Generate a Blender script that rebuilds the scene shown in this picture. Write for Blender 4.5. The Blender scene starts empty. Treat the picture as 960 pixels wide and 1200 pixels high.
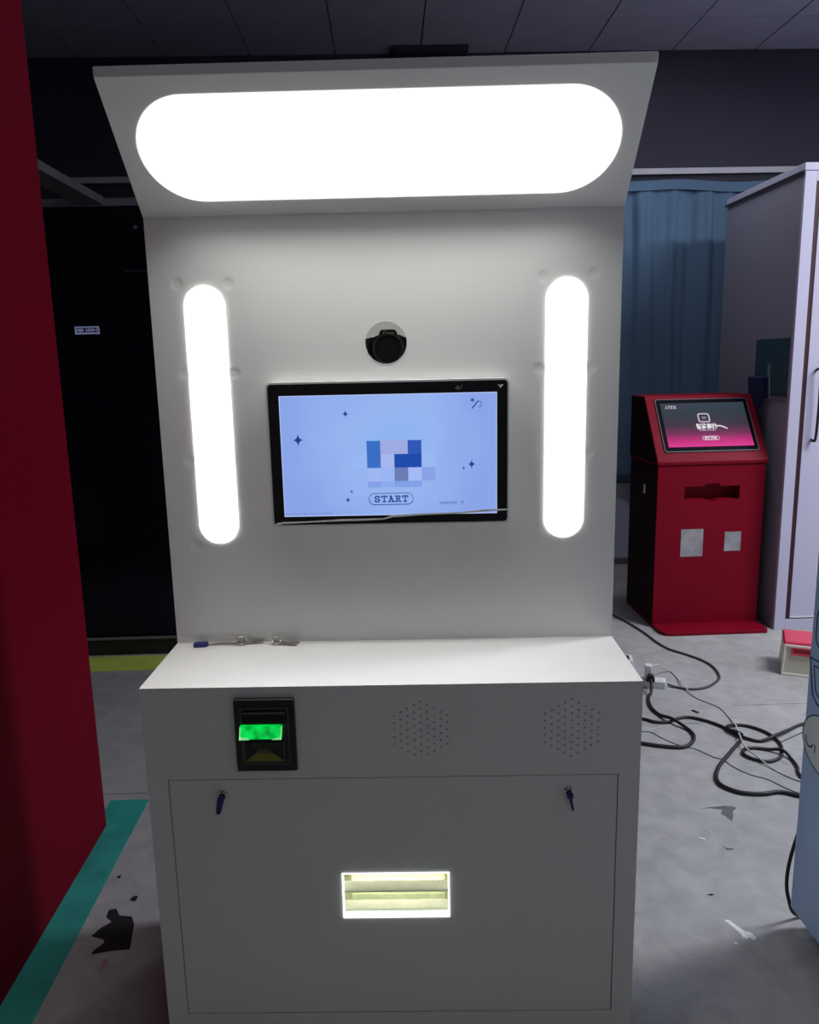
import bpy, bmesh, math, random
from mathutils import Vector, Matrix
random.seed(7)
S = bpy.context.scene
COL = S.collection
PI = math.pi

# ------------------------------------------------------------------ camera, world, lights, exposure
CAM_H = 1.4688
cd = bpy.data.cameras.new('camera'); cam = bpy.data.objects.new('camera', cd); COL.objects.link(cam)
cd.sensor_fit = 'VERTICAL'; cd.sensor_height = 36.0; cd.lens = 923.75 / 1200 * 36.0; cd.clip_start = 0.05
pit, rol, yaw = .1908, -.0215, .024
fw = Vector((math.sin(yaw)*math.cos(pit), math.cos(yaw)*math.cos(pit), -math.sin(pit)))
rr = Vector((math.cos(yaw), -math.sin(yaw), 0)); uu = rr.cross(fw)
r2 = rr*math.cos(rol) + uu*math.sin(rol); u2 = uu*math.cos(rol) - rr*math.sin(rol)
M4 = Matrix((r2, u2, -fw)).transposed().to_4x4(); M4.translation = Vector((0, 0, CAM_H))
cam.matrix_world = M4
S.camera = cam
S.view_settings.view_transform = 'Standard'; S.view_settings.look = 'None'
S.view_settings.exposure = 0.0; S.view_settings.gamma = 1.0; S.view_settings.use_curve_mapping = False
S.cycles.use_denoising = True
S.cycles.max_bounces = 8; S.cycles.sample_clamp_indirect = 4.0

w = bpy.data.worlds.new('world'); S.world = w; w.use_nodes = True
bg = w.node_tree.nodes['Background']; bg.inputs[0].default_value = (.64, .63, .66, 1); bg.inputs[1].default_value = .09

def area_light(name, loc, rot, sx, sy, power, col):
    l = bpy.data.lights.new(name, 'AREA'); l.shape = 'RECTANGLE'; l.size = sx; l.size_y = sy
    l.energy = power; l.color = col
    o = bpy.data.objects.new(name, l); o.location = loc; o.rotation_euler = rot; COL.objects.link(o); return o
area_light('ceiling_light_right', (3.3, 2.4, 3.2), (0, 0, 0), 1.6, .6, 130, (.90, .91, 1.0))
area_light('curtain_fill', (1.6, 4.3, 3.355), (0, 0, 0), .6, .3, 13, (.88, .90, 1.0))  # unseen fill lamp added to lift the lower curtain
area_light('ceiling_light_rear', (.8, -1.6, 3.3), (0, 0, 0), 1.2, .6, 7, (.97, .97, .97))
LAMP = 15.0

# ------------------------------------------------------------------ materials
MATS = {}
def lin(c):
    return tuple((x/255/12.92 if x/255 <= .04045 else ((x/255+.055)/1.055)**2.4) for x in c)
def mat(name, col, rough=.5, metal=0., var=.06, scale=6., bump=0., bscale=60., emit=None, es=1., coat=0., spec=None, trans=0.):
    m = bpy.data.materials.new(name); m.use_nodes = True; nt = m.node_tree; N = nt.nodes; L = nt.links
    b = N['Principled BSDF']
    tc = N.new('ShaderNodeTexCoord')
    if var > 0:
        no = N.new('ShaderNodeTexNoise'); no.inputs['Scale'].default_value = scale; no.inputs['Detail'].default_value = 5
        L.new(tc.outputs['Object'], no.inputs['Vector'])
        cr = N.new('ShaderNodeValToRGB')
        cr.color_ramp.elements[0].position = .3; cr.color_ramp.elements[1].position = .7
        cr.color_ramp.elements[0].color = tuple(c*(1-var) for c in col)+(1,)
        cr.color_ramp.elements[1].color = tuple(min(1, c*(1+var)) for c in col)+(1,)
        L.new(no.outputs['Fac'], cr.inputs['Fac']); L.new(cr.outputs['Color'], b.inputs['Base Color'])
    else:
        b.inputs['Base Color'].default_value = tuple(col)+(1,)
    b.inputs['Roughness'].default_value = rough; b.inputs['Metallic'].default_value = metal
    if coat: b.inputs['Coat Weight'].default_value = coat
    if spec is not None: b.inputs['Specular IOR Level'].default_value = spec
    if trans: b.inputs['Transmission Weight'].default_value = trans
    if bump > 0:
        n2 = N.new('ShaderNodeTexNoise'); n2.inputs['Scale'].default_value = bscale; n2.inputs['Detail'].default_value = 4
        L.new(tc.outputs['Object'], n2.inputs['Vector'])
        bp = N.new('ShaderNodeBump'); bp.inputs['Strength'].default_value = bump; bp.inputs['Distance'].default_value = .002
        L.new(n2.outputs['Fac'], bp.inputs['Height']); L.new(bp.outputs['Normal'], b.inputs['Normal'])
    if emit is not None:
        b.inputs['Emission Color'].default_value = tuple(emit)+(1,); b.inputs['Emission Strength'].default_value = es
    MATS[name] = m; return m

white = mat('white_powder_coat', (.86, .86, .84), .42, var=.015, bump=.04, bscale=300)
panelm = mat('white_sheet_panel', (.86, .86, .84), .40, var=.02, scale=3)
inner = mat('inner_grey_sheet', (.62, .62, .60), .6, var=.04)
plinth = mat('dark_plinth', (.05, .05, .05), .6)
lampm = mat('lamp_diffuser', (.9, .9, .88), .5, var=0, emit=(1, .99, .965), es=1.0)
lamp2 = mat('side_lamp_diffuser', (.9, .9, .88), .5, var=0, emit=(1, .99, .965), es=7.6)
rimm = mat('satin_silver_rim', (.72, .72, .72), .35, .25, var=.03)
alu = mat('brushed_aluminium', (.75, .76, .76), .28, 1.0, var=.05, scale=40)
blackgl = mat('black_bezel_glass', (.004, .004, .006), .08, var=0, coat=.3)
blackpl = mat('black_plastic', (.010, .010, .012), .45, var=.1, bump=.1, bscale=400)
lensm = mat('black_lens_barrel', (.003, .003, .004), .5, var=0, spec=.2)
blackmat = mat('matt_black', (.006, .006, .007), .8, var=.1)
keymetal = mat('key_metal', (.42, .40, .35), .35, .9, var=.1)
chrome = mat('chrome', (.72, .71, .68), .18, 1.0, var=.03)
bluepl = mat('blue_plastic', (.012, .014, .16), .35, var=.05)
rubber = mat('black_rubber', (.012, .012, .013), .5, var=.1)
greycab = mat('grey_cable_rubber', (.05, .05, .055), .5, var=.1)
whitecab = mat('white_cable_rubber', (.55, .55, .53), .5, var=.05)
whitepl = mat('white_plastic', (.72, .72, .72), .35, var=.03)
redw = mat('red_booth_paint', (.135, .001, .010), .6, var=.10, scale=1.2, spec=.06)
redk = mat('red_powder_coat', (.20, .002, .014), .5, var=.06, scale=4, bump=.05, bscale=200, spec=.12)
redside = mat('side_shade_dark', (.022, .003, .006), .6, var=.1, spec=.1)  # near-black red, shade of the left side put into the colour
navy = mat('dark_navy_wall', (.030, .028, .048), .8, var=.12, scale=1.5)
greyw = mat('grey_wall_panel', (.52, .54, .62), .7, var=.08, scale=2)
railm = mat('grey_rail', (.42, .41, .46), .5, var=.08)
frameg = mat('grey_metal_frame', (.16, .16, .18), .45, var=.1)
tilem = mat('ceiling_tile', (.36, .35, .43), .9, var=.06, scale=5, bump=.3, bscale=120)
gridm = mat('ceiling_grid', (.10, .10, .12), .7)
darkbeam = mat('dark_beam_paint', (.07, .07, .08), .7, var=.15)
ventm = mat('dark_vent', (.02, .02, .03), .6)
sideglass = mat('dark_tinted_glass', (.006, .007, .012), .12, var=0, spec=.25)
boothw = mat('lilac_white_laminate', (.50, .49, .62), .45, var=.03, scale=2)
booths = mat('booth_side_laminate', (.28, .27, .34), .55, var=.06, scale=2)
redgap = mat('dark_red_seal', (.035, .002, .006), .6)
teal = mat('teal_floor_tape', (.03, .33, .28), .6, var=.20, scale=8, bump=.2, bscale=60)
yellow = mat('yellow_green_tape', (.55, .68, .10), .6, var=.15, scale=6)
bluem = mat('pale_blue_laminate', (.30, .43, .66), .4, var=.04, scale=3)
navyline = mat('navy_print', (.015, .03, .09), .5, var=0)
paleg = mat('pale_green_print', (.52, .60, .58), .5, var=.03)
cream = mat('cream_plastic', (.62, .60, .47), .4, var=.04)
creamd = mat('cream_plastic_rim', (.78, .76, .66), .35, var=.04)
redp = mat('red_plastic', (.62, .05, .10), .4, var=.05)
dredp = mat('deep_red_plastic', (.35, .01, .03), .5, var=.05)
greyplate = mat('grey_metal_plate', (.42, .43, .44), .35, .6, var=.25, scale=14)
paper = mat('white_scuff', (.78, .78, .78), .7, var=.2, scale=60)
darkstain = mat('dark_floor_stain', (.12, .12, .12), .7, var=.3, scale=40)
pinkm = mat('pink_paper', (.40, .22, .24), .7)
gold = mat('gold_print', (.30, .25, .03), .5, var=.15, scale=200)
goldd = mat('dull_gold_print', (.13, .12, .05), .5, var=.2, scale=200)
greyline = mat('grey_moulding', (.10, .10, .10), .4, var=0)
film = mat('clear_film_edge', (.80, .80, .78), .15, var=.1, scale=80)
greenled = mat('green_lens', (.0, .5, .1), .2, var=0, emit=(.0, .66, .07), es=1.0)
nt_ = greenled.node_tree; gn = nt_.nodes.new('ShaderNodeTexNoise'); gn.inputs['Scale'].default_value = 45; gn.inputs['Detail'].default_value = 3
gt = nt_.nodes.new('ShaderNodeTexCoord'); nt_.links.new(gt.outputs['Object'], gn.inputs['Vector'])
gm = nt_.nodes.new('ShaderNodeMapRange'); gm.inputs['From Min'].default_value = .35; gm.inputs['From Max'].default_value = .6; gm.inputs['To Min'].default_value = .35; gm.inputs['To Max'].default_value = 1.1
nt_.links.new(gn.outputs['Fac'], gm.inputs['Value']); nt_.links.new(gm.outputs['Result'], nt_.nodes['Principled BSDF'].inputs['Emission Strength'])
greenled2 = mat('green_lens_rim', (.2, .7, .3), .2, var=0, emit=(.30, .75, .35), es=.75)
acry = mat('edge_lit_acrylic', (.9, .95, .93), .3, var=0, emit=(.93, 1., .98), es=1.6)
creamlit = mat('cream_chute', (.80, .80, .60), .5, var=.10, scale=40)
yellit = mat('yellowed_guide', (.72, .70, .42), .6, var=.25, scale=120)
slotline = mat('slot_grey_line', (.38, .40, .34), .5)  # grey-green line along the shelf lip and tray edge
greenlit = mat('green_guide', (.56, .62, .36), .6, var=.15, scale=60)
ledstrip = mat('led_strip', (.9, .9, .85), .4, var=0, emit=(1, 1, .9), es=13)
stickm = mat('sticker_border_glow', (.25, .26, .38), .5, var=.1, emit=(.10, .11, .20), es=1.0)  # sticker border and letters carry a faint added glow
stickb = mat('sticker_blue', (.03, .04, .12), .5, var=.2, scale=100)

def emat(name, rgb, s=1.0):
    m = bpy.data.materials.new(name); m.use_nodes = True; N = m.node_tree.nodes
    b = N['Principled BSDF']; b.inputs['Specular IOR Level'].default_value = .12; b.inputs['Base Color'].default_value = (.01, .01, .01, 1); b.inputs['Roughness'].default_value = .25
    b.inputs['Emission Color'].default_value = lin(rgb)+(1,); b.inputs['Emission Strength'].default_value = s
    return m

# main panel: small pressed dents around the lamp studs
def add_dents(m, pts, y):
    nt = m.node_tree; N = nt.nodes; L = nt.links; b = N['Principled BSDF']
    tc = N.new('ShaderNodeTexCoord'); acc = None
    for x, z in pts:
        d = N.new('ShaderNodeVectorMath'); d.operation = 'DISTANCE'; d.inputs[1].default_value = (x, y, z)
        L.new(tc.outputs['Object'], d.inputs[0])
        mr = N.new('ShaderNodeMapRange'); mr.interpolation_type = 'SMOOTHERSTEP'
        mr.inputs['From Min'].default_value = .003; mr.inputs['From Max'].default_value = .017
        mr.inputs['To Min'].default_value = 0; mr.inputs['To Max'].default_value = 1
        L.new(d.outputs['Value'], mr.inputs['Value'])
        if acc is None: acc = mr.outputs['Result']
        else:
            a = N.new('ShaderNodeMath'); a.operation = 'ADD'; L.new(acc, a.inputs[0]); L.new(mr.outputs['Result'], a.inputs[1]); acc = a.outputs[0]
    no = N.new('ShaderNodeTexNoise'); no.inputs['Scale'].default_value = 3.5; no.inputs['Detail'].default_value = 1
    L.new(tc.outputs['Object'], no.inputs['Vector'])
    ml = N.new('ShaderNodeMath'); ml.operation = 'MULTIPLY_ADD'; ml.inputs[1].default_value = 2.5
    L.new(no.outputs['Fac'], ml.inputs[0]); L.new(acc, ml.inputs[2])
    bp = N.new('ShaderNodeBump'); bp.inputs['Strength'].default_value = .5; bp.inputs['Distance'].default_value = .0018
    L.new(ml.outputs[0], bp.inputs['Height']); L.new(bp.outputs['Normal'], b.inputs['Normal'])

# concrete floor
def floor_material():
    m = bpy.data.materials.new('concrete_floor'); m.use_nodes = True; nt = m.node_tree; N = nt.nodes; L = nt.links
    b = N['Principled BSDF']; tc = N.new('ShaderNodeTexCoord')
    n1 = N.new('ShaderNodeTexNoise'); n1.inputs['Scale'].default_value = 1.6; n1.inputs['Detail'].default_value = 8; n1.inputs['Roughness'].default_value = .65
    n2 = N.new('ShaderNodeTexNoise'); n2.inputs['Scale'].default_value = 14; n2.inputs['Detail'].default_value = 8; n2.inputs['Distortion'].default_value = .6
    n3 = N.new('ShaderNodeTexNoise'); n3.inputs['Scale'].default_value = 9; n3.inputs['Detail'].default_value = 3
    for n in (n1, n2, n3): L.new(tc.outputs['Object'], n.inputs['Vector'])
    r1 = N.new('ShaderNodeValToRGB'); r1.color_ramp.elements[0].position = .3; r1.color_ramp.elements[1].position = .72
    r1.color_ramp.elements[0].color = (.32, .32, .31, 1); r1.color_ramp.elements[1].color = (.43, .43, .42, 1)
    L.new(n1.outputs['Fac'], r1.inputs['Fac'])
    r2_ = N.new('ShaderNodeValToRGB'); r2_.color_ramp.elements[0].position = .35; r2_.color_ramp.elements[1].position = .65
    r2_.color_ramp.elements[0].color = (.88, .88, .88, 1); r2_.color_ramp.elements[1].color = (1.06, 1.06, 1.06, 1)
    L.new(n2.outputs['Fac'], r2_.inputs['Fac'])
    mx = N.new('ShaderNodeMix'); mx.data_type = 'RGBA'; mx.blend_type = 'MULTIPLY'; mx.inputs[0].default_value = 1
    L.new(r1.outputs['Color'], mx.inputs[6]); L.new(r2_.outputs['Color'], mx.inputs[7])
    r3 = N.new('ShaderNodeValToRGB'); r3.color_ramp.elements[0].position = .22; r3.color_ramp.elements[1].position = .27
    r3.color_ramp.elements[0].color = (.55, .55, .55, 1); r3.color_ramp.elements[1].color = (1, 1, 1, 1)
    L.new(n3.outputs['Fac'], r3.inputs['Fac'])
    m2 = N.new('ShaderNodeMix'); m2.data_type = 'RGBA'; m2.blend_type = 'MULTIPLY'; m2.inputs[0].default_value = .7
    L.new(mx.outputs[2], m2.inputs[6]); L.new(r3.outputs['Color'], m2.inputs[7]); L.new(m2.outputs[2], b.inputs['Base Color'])
    b.inputs['Roughness'].default_value = .55; b.inputs['Specular IOR Level'].default_value = .3
    bp = N.new('ShaderNodeBump'); bp.inputs['Strength'].default_value = .12; bp.inputs['Distance'].default_value = .003
    L.new(n2.outputs['Fac'], bp.inputs['Height']); L.new(bp.outputs['Normal'], b.inputs['Normal'])
    return m
floorm = floor_material()

def curtain_material():
    m = mat('blue_curtain_cloth', (.080, .145, .230), .85, var=.12, scale=2.0, bump=.3, bscale=500)
    return m
curtm = curtain_material()

# ------------------------------------------------------------------ mesh helpers
class MB:
    def __init__(s): s.v = []; s.f = []
    def add(s, vs, fs):
        o = len(s.v); s.v += [tuple(v) for v in vs]; s.f += [tuple(i+o for i in f) for f in fs]; return s
    def box(s, x0, x1, y0, y1, z0, z1):
        return s.add([(x0,y0,z0),(x1,y0,z0),(x1,y1,z0),(x0,y1,z0),(x0,y0,z1),(x1,y0,z1),(x1,y1,z1),(x0,y1,z1)],
                     [(0,3,2,1),(4,5,6,7),(0,1,5,4),(1,2,6,5),(2,3,7,6),(3,0,4,7)])
    def prism(s, prof, fn, a, b):
        """profile of 2D points, fn(p, t)->xyz, extruded from t=a to t=b"""
        n = len(prof); vs = [fn(p, a) for p in prof]+[fn(p, b) for p in prof]
        return s.add(vs, [tuple(range(n))[::-1], tuple(range(n, 2*n))]+[(i, (i+1) % n, n+(i+1) % n, n+i) for i in range(n)])
    def ring(s, outer, inner, fn, a, b):
        n = len(outer); vs = [fn(p, a) for p in outer]+[fn(p, a) for p in inner]+[fn(p, b) for p in outer]+[fn(p, b) for p in inner]
        fs = []
        for i in range(n):
            j = (i+1) % n
            fs += [(i, n+i, n+j, j), (2*n+i, 2*n+j, 3*n+j, 3*n+i), (i, j, 2*n+j, 2*n+i), (n+i, 3*n+i, 3*n+j, n+j)]
        return s.add(vs, fs)
    def cyl(s, c, r, axis, l, n=20, r2=None):
        r2 = r if r2 is None else r2
        pr = [(math.cos(2*PI*i/n), math.sin(2*PI*i/n)) for i in range(n)]
        def P(p, t):
            q = r if t == 0 else r2
            a, b_ = p[0]*q, p[1]*q
            v = {'x': (t*l, a, b_), 'y': (a, t*l, b_), 'z': (a, b_, t*l)}[axis]
            return (c[0]+v[0], c[1]+v[1], c[2]+v[2])
        return s.prism(pr, P, 0, 1)
    def tube(s, pts, r, n=8):
        P = [Vector(p) for p in pts]; rings = []; up = Vector((0, 0, 1))
        for i, p in enumerate(P):
            t = (P[min(i+1, len(P)-1)]-P[max(i-1, 0)]).normalized()
            if i == 0:
                a = t.cross(up)
                if a.length < .15: a = t.cross(Vector((1, 0, 0)))
            else: a = a-t*a.dot(t)
            a.normalize(); b_ = a.cross(t)
            rings.append([p+(a*math.cos(2*PI*k/n)+b_*math.sin(2*PI*k/n))*r for k in range(n)])
        vs = [v for rg in rings for v in rg]; fs = []
        for i in range(len(P)-1):
            for k in range(n):
                fs.append((i*n+k, i*n+(k+1) % n, (i+1)*n+(k+1) % n, (i+1)*n+k))
        fs += [tuple(range(n))[::-1], tuple((len(P)-1)*n+k for k in range(n))]
        return s.add(vs, fs)
    def torus(s, c, R, r, rot, n=20, k=6):
        pts = []
        vs = []; fs = []
        for i in range(n):
            a = 2*PI*i/n
            for j in range(k):
                b_ = 2*PI*j/k
                vs.append(Vector(c)+rot @ Vector(((R+r*math.cos(b_))*math.cos(a), (R+r*math.cos(b_))*math.sin(a), r*math.sin(b_))))
        for i in range(n):
            for j in range(k):
                fs.append((i*k+j, ((i+1) % n)*k+j, ((i+1) % n)*k+(j+1) % k, i*k+(j+1) % k))
        return s.add(vs, fs)
    def mesh(s, name):
        me = bpy.data.meshes.new(name); me.from_pydata(s.v, [], s.f); me.update()
        bm = bmesh.new(); bm.from_mesh(me); bmesh.ops.recalc_face_normals(bm, faces=bm.faces); bm.to_mesh(me); bm.free()
        return me

def build(name, mb, m, parent=None, bevel=0, smooth=False, seg=2):
    me = mb.mesh(name) if isinstance(mb, MB) else mb
    me.materials.clear(); me.materials.append(m)
    o = bpy.data.objects.new(name, me); COL.objects.link(o)
    if parent is not None: o.parent = parent
    if smooth:
        for p in me.polygons: p.use_smooth = True
    if bevel:
        bv = o.modifiers.new('bevel', 'BEVEL'); bv.width = bevel; bv.segments = seg; bv.limit_method = 'ANGLE'; bv.angle_limit = .6
        bv.harden_normals = False
    return o
def thing(name, label, cat, loc=(0, 0, 0), rz=0, group=None):
    o = bpy.data.objects.new(name, None); COL.objects.link(o); o.empty_display_size = .1
    o.location = loc; o.rotation_euler = (0, 0, rz); return tag(o, label, cat, group)
def tag(o, label, cat, group=None):
    o['label'] = label; o['category'] = cat
    if group: o['group'] = group
    return o
def struct(name, mb, m, parent=None):
    o = build(name, mb, m, parent); o['kind'] = 'structure'; return o
def cut(o, mb):
    """boolean difference evaluated once, then baked into the mesh"""
    me = mb.mesh('cutter'); c = bpy.data.objects.new('cutter', me); COL.objects.link(c); c.parent = o.parent
    md = o.modifiers.new('cut', 'BOOLEAN'); md.operation = 'DIFFERENCE'; md.object = c; md.solver = 'EXACT'
    bpy.context.view_layer.update()
    dg = bpy.context.evaluated_depsgraph_get()
    new = bpy.data.meshes.new_from_object(o.evaluated_get(dg))
    o.modifiers.remove(md); o.data = new
    bpy.data.objects.remove(c); bpy.data.meshes.remove(me)
def stadium(x0, x1, z0, z1, r, n=14):
    """rounded rectangle as a list of points"""
    pts = []
    for cx, cz, a0 in ((x1-r, z1-r, 0), (x0+r, z1-r, PI/2), (x0+r, z0+r, PI), (x1-r, z0+r, 3*PI/2)):
        for i in range(n+1):
            a = a0+PI/2*i/n; pts.append((cx+r*math.cos(a), cz+r*math.sin(a)))
    return pts
XZ = lambda p, t: (p[0], t, p[1])
XY = lambda p, t: (p[0], p[1], t)
YZ = lambda p, t: (t, p[0], p[1])
def spline(pts, k=6):
    P = [Vector(p) for p in pts]; P = [P[0]*2-P[1]]+P+[P[-1]*2-P[-2]]; out = []
    for i in range(1, len(P)-2):
        a, b_, c, d = P[i-1:i+3]
        for j in range(k):
            t = j/k
            out.append(.5*((2*b_)+(c-a)*t+(2*a-5*b_+4*c-d)*t*t+(3*b_-a-3*c+d)*t**3))
    out.append(P[-2]); return out
def text_mesh(txt, size, extr=.0002, offset=0., align='CENTER', spacing=1.0):
    cu = bpy.data.curves.new('lettering', 'FONT'); cu.body = txt; cu.size = size; cu.extrude = extr; cu.offset = offset
    cu.align_x = align; cu.align_y = 'CENTER'; cu.space_character = spacing; cu.resolution_u = 3
    o = bpy.data.objects.new('lettering', cu); COL.objects.link(o)
    bpy.context.view_layer.update()
    me = bpy.data.meshes.new_from_object(o.evaluated_get(bpy.context.evaluated_depsgraph_get()))
    bpy.data.objects.remove(o); bpy.data.curves.remove(cu); me.name = 'lettering'; return me
def lettering(name, txt, m, parent, loc, size, rot=(PI/2, 0, 0), offset=0., width=None, **k):
    me = text_mesh(txt, size, offset=offset, **k)
    if width and len(me.vertices):
        xs = [v.co.x for v in me.vertices]; f = width/(max(xs)-min(xs)); cx = (max(xs)+min(xs))/2 if k.get('align', 'CENTER') == 'CENTER' else min(xs)
        for v in me.vertices: v.co.x = (v.co.x-cx)*f
    o = build(name, me, m, parent); o.location = loc; o.rotation_euler = rot; return o

# ------------------------------------------------------------------ the setting
YB = 5.453; CH = 3.376; XL, XR, YR = -3.4, 4.3, -3.4
fl_ = struct('floor', MB().box(XL-.1, XR+.1, YR, YB+.1, -.08, 0), floorm)
wb = struct('wall_back', MB().box(XL, XR, YB, YB+.1, .62, CH+.3), navy)
build('wainscot', MB().box(XL, XR, YB-.012, YB+.1, .0, .60), greyw, wb)
build('wainscot_cap', MB().box(XL, XR, YB-.022, YB+.1, .585, .62), frameg, wb)
struct('wall_left', MB().box(XL-.1, XL, YR, YB, 0, CH+.3), navy)
struct('wall_right', MB().box(XR, XR+.1, YR, YB, 0, CH+.3), greyw)
struct('baseboard_back', MB().box(XL, XR, YB-.03, YB-.012, 0, .045), frameg)
struct('trim_1', MB().box(XL, XR, YB-.03, YB, 2.624, 2.660), railm)          # rail above the curtain
cl = struct('ceiling', MB().box(XL, XR, YR, YB, CH+.012, CH+.08), gridm)
TS = .537; tx0 = .26
tile_me = MB().box(.004, TS-.004, .004, TS-.004, -.004, .012).mesh('ceiling_tile'); tile_me.materials.append(tilem)
first = True
for i in range(-7, 8):
    for j in range(0, 13):
        x = tx0+i*TS; y = 4.955-j*TS
        if x < XL or x+TS > XR: continue
        if j == 0:
            if 'edge_me' not in globals():
                edge_me = MB().box(.004, TS-.004, .004, YB-4.955-.004, -.004, .012).mesh('ceiling_tile'); edge_me.materials.append(tilem)
            me = edge_me
        else: me = tile_me
        o = bpy.data.objects.new('ceiling_tile', me); COL.objects.link(o); o.parent = cl
        o.location = (x, y if j == 0 else y, CH + random.uniform(0, .002))
vt = thing('ceiling_vent', 'dark flat box mounted under the ceiling just above the white kiosk', 'vent', (.32, 5.39, CH-.004))
build('vent_body', MB().box(-.235, .235, -.085, .06, -.035, 0), ventm, vt, .004)
for k in range(3):
    build('vent_slat', MB().box(-.22, .22, -.070+k*.04, -.062+k*.04, -.040, -.035), ventm, vt)

# floor tapes: painted/taped strips
t = MB().box(-1.6, -.935, 2.34, 2.505, 0, .0012)
tg = MB()
tg.add([(-.935, -.4, .0001), (-.83, -.4, .0001), (-.858, 2.505, .0001), (-.99, 2.505, .0001), (-.935, -.4, .0012), (-.83, -.4, .0012), (-.858, 2.505, .0012), (-.99, 2.505, .0012)],
       [(0, 3, 2, 1), (4, 5, 6, 7), (0, 1, 5, 4), (1, 2, 6, 5), (2, 3, 7, 6), (3, 0, 4, 7)])
tag(build('floor_tape', tg, teal), 'teal green tape strip on the floor along the red booth', 'floor tape')
tag(build('floor_tape', MB().box(-3.0, -.2, 3.69, 3.885, .0001, .0012), yellow), 'yellow green tape strip on the floor before the black glass partition', 'floor tape')

# ------------------------------------------------------------------ red booth at the left edge
rb = thing('red_booth', 'tall dark red booth wall filling the left edge of the photo', 'booth', (-.94, 1.0, 0), .008)
build('side_panel', MB().box(-.04, 0, .25, 1.352, .0015, 2.75), redw, rb, .002)
build('back_panel', MB().box(-1.1, -.041, 1.312, 1.352, .0015, 2.75), redw, rb, .002)
build('top_panel', MB().box(-1.1, -.041, .25, 1.311, 2.71, 2.75), redw, rb, .002)

# ------------------------------------------------------------------ black glass partition behind left
gp = thing('glass_partition', 'black glass partition with grey top rail behind the red booth', 'partition', (0, 3.914, 0))
build('top_rail', MB().box(-3.3, .62, -.0, .05, 2.203, 2.237), frameg, gp, .002)
build('bottom_rail', MB().box(-3.3, .62, -.006, .05, .0, .085), blackpl, gp, .002)
build('rail_bead', MB().box(-3.3, .62, -.014, -.006, .085, .097), frameg, gp)
for a, b_ in ((-3.3, -1.98), (-1.94, -.66), (-.62, .58)):
    build('glass_panel', MB().box(a, b_, .012, .024, .086, 2.202), sideglass, gp)
for a in (-1.98, -.66, .58):
    build('mullion', MB().box(a, a+.04, .004, .046, .086, 2.202), blackpl, gp)
build('end_panel', MB().box(.585, .62, .05, 1.48, .002, 2.2), blackpl, gp)
build('glass_reflection_bar', MB().box(-1.23, -.70, .0, .011, 1.905, 1.913), ventm, gp)  # thin bar standing in for a reflected line in the glass
build('screw_cap', MB().cyl((-1.165, .003, 2.107), .008, 'y', .008, 12), frameg, gp)
st = thing('door_sticker', 'small blue sticker with pale border stuck on the black glass partition', 'sticker', (-1.435, 3.9225, 1.64))
build('border', MB().ring([(-.058, -.018), (.058, -.018), (.056, .018), (-.058, .018)], [(-.052, -.011), (.053, -.011), (.051, .013), (-.052, .013)], XZ, 0, .003), stickm, st)
build('sticker_face', MB().box(-.052, .052, .001, .003, -.011, .013), stickb, st)
for k, (a, b_) in enumerate(((-.048, -.036), (-.034, -.031), (-.028, -.018), (-.006, .008), (.011, .024), (.027, .047))):
    mb = MB().box(a, a+.003, 0, .001, -.008, .010).box(b_-.003, b_, 0, .001, -.008, .010)
    if b_-a > .008: mb.box(a+.003, b_-.003, 0, .001, -.001, .003)
    build('letter', mb, stickm, st)
tag(build('overhead_beam', MB().box(-1.415, -1.30, 1.9, 3.912, 2.207, 2.243), darkbeam), 'dark grey beam running overhead from the partition top rail toward the booth', 'beam')

# ------------------------------------------------------------------ curtain
def curtain():
    mb = MB(); nx, nz = 260, 30; x0, x1 = 1.25, 2.95; vs = []
    for k in range(nz+1):
        v = k/nz
        for i in range(nx+1):
            u = i/nx; x = x0+(x1-x0)*u
            dep = .016*math.sin(u*62+1.2*math.sin(u*9))+.012*math.sin(u*27+2+v*.8)+.006*math.sin(u*140+v*2)
            sag = .005*math.sin(u*17+1)+.009*math.sin(u*6.1)
            z = .605+(2.545+sag-.605)*v
            a = .35+.65*(1-v)**.4 if v > .96 else 1
            vs.append((x+.01*math.sin(v*5+u*20), YB-.075+dep*a*(.6+.4*v), z))
    for side in (0, 1):
        pass
    fs = [(k*(nx+1)+i, k*(nx+1)+i+1, (k+1)*(nx+1)+i+1, (k+1)*(nx+1)+i) for k in range(nz) for i in range(nx)]
    mb.add(vs, fs); return mb
ct = thing('curtain', 'dusty blue cloth curtain hanging on the back wall right of the kiosk', 'curtain', (0, 0, 0))
c_ = build('cloth', curtain(), curtm, ct, smooth=True)
so_ = c_.modifiers.new('thick', 'SOLIDIFY'); so_.thickness = .003
hem = MB(); hp = []
for i in range(60):
    u = i/59; hp.append((1.25+1.7*u, YB-.088, 2.535+.005*math.sin(u*17+1)+.009*math.sin(u*6.1)))
build('hem', hem.add([(p[0], p[1]-.008, p[2]-.03) for p in hp]+[(p[0], p[1]-.008, p[2]+.03) for p in hp]+[(p[0], p[1]+.008, p[2]+.03) for p in hp]+[(p[0], p[1]+.008, p[2]-.03) for p in hp],
      [(r*60+i, r*60+i+1, ((r+1) % 4)*60+i+1, ((r+1) % 4)*60+i) for r in range(4) for i in range(59)]+[(0, 60, 120, 180), (59, 119, 179, 239)]), curtm, ct, smooth=False)

# ------------------------------------------------------------------ THE WHITE PHOTO KIOSK
HC = .85; D = .2528; ZT = HC+.915; HY = .0507; HZ = HC+1.1145; TOP = HZ+.0185; B = D+.20; HW = .49
ks = thing('photo_kiosk', 'large white photo kiosk with glowing lamps and touch screen in the middle', 'photo kiosk', (-.0109, 1.4391, 0), -.039)
body = build('cabinet_body', MB().box(-HW, HW, 0, B, .03, HC-.0125), white, ks)
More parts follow.
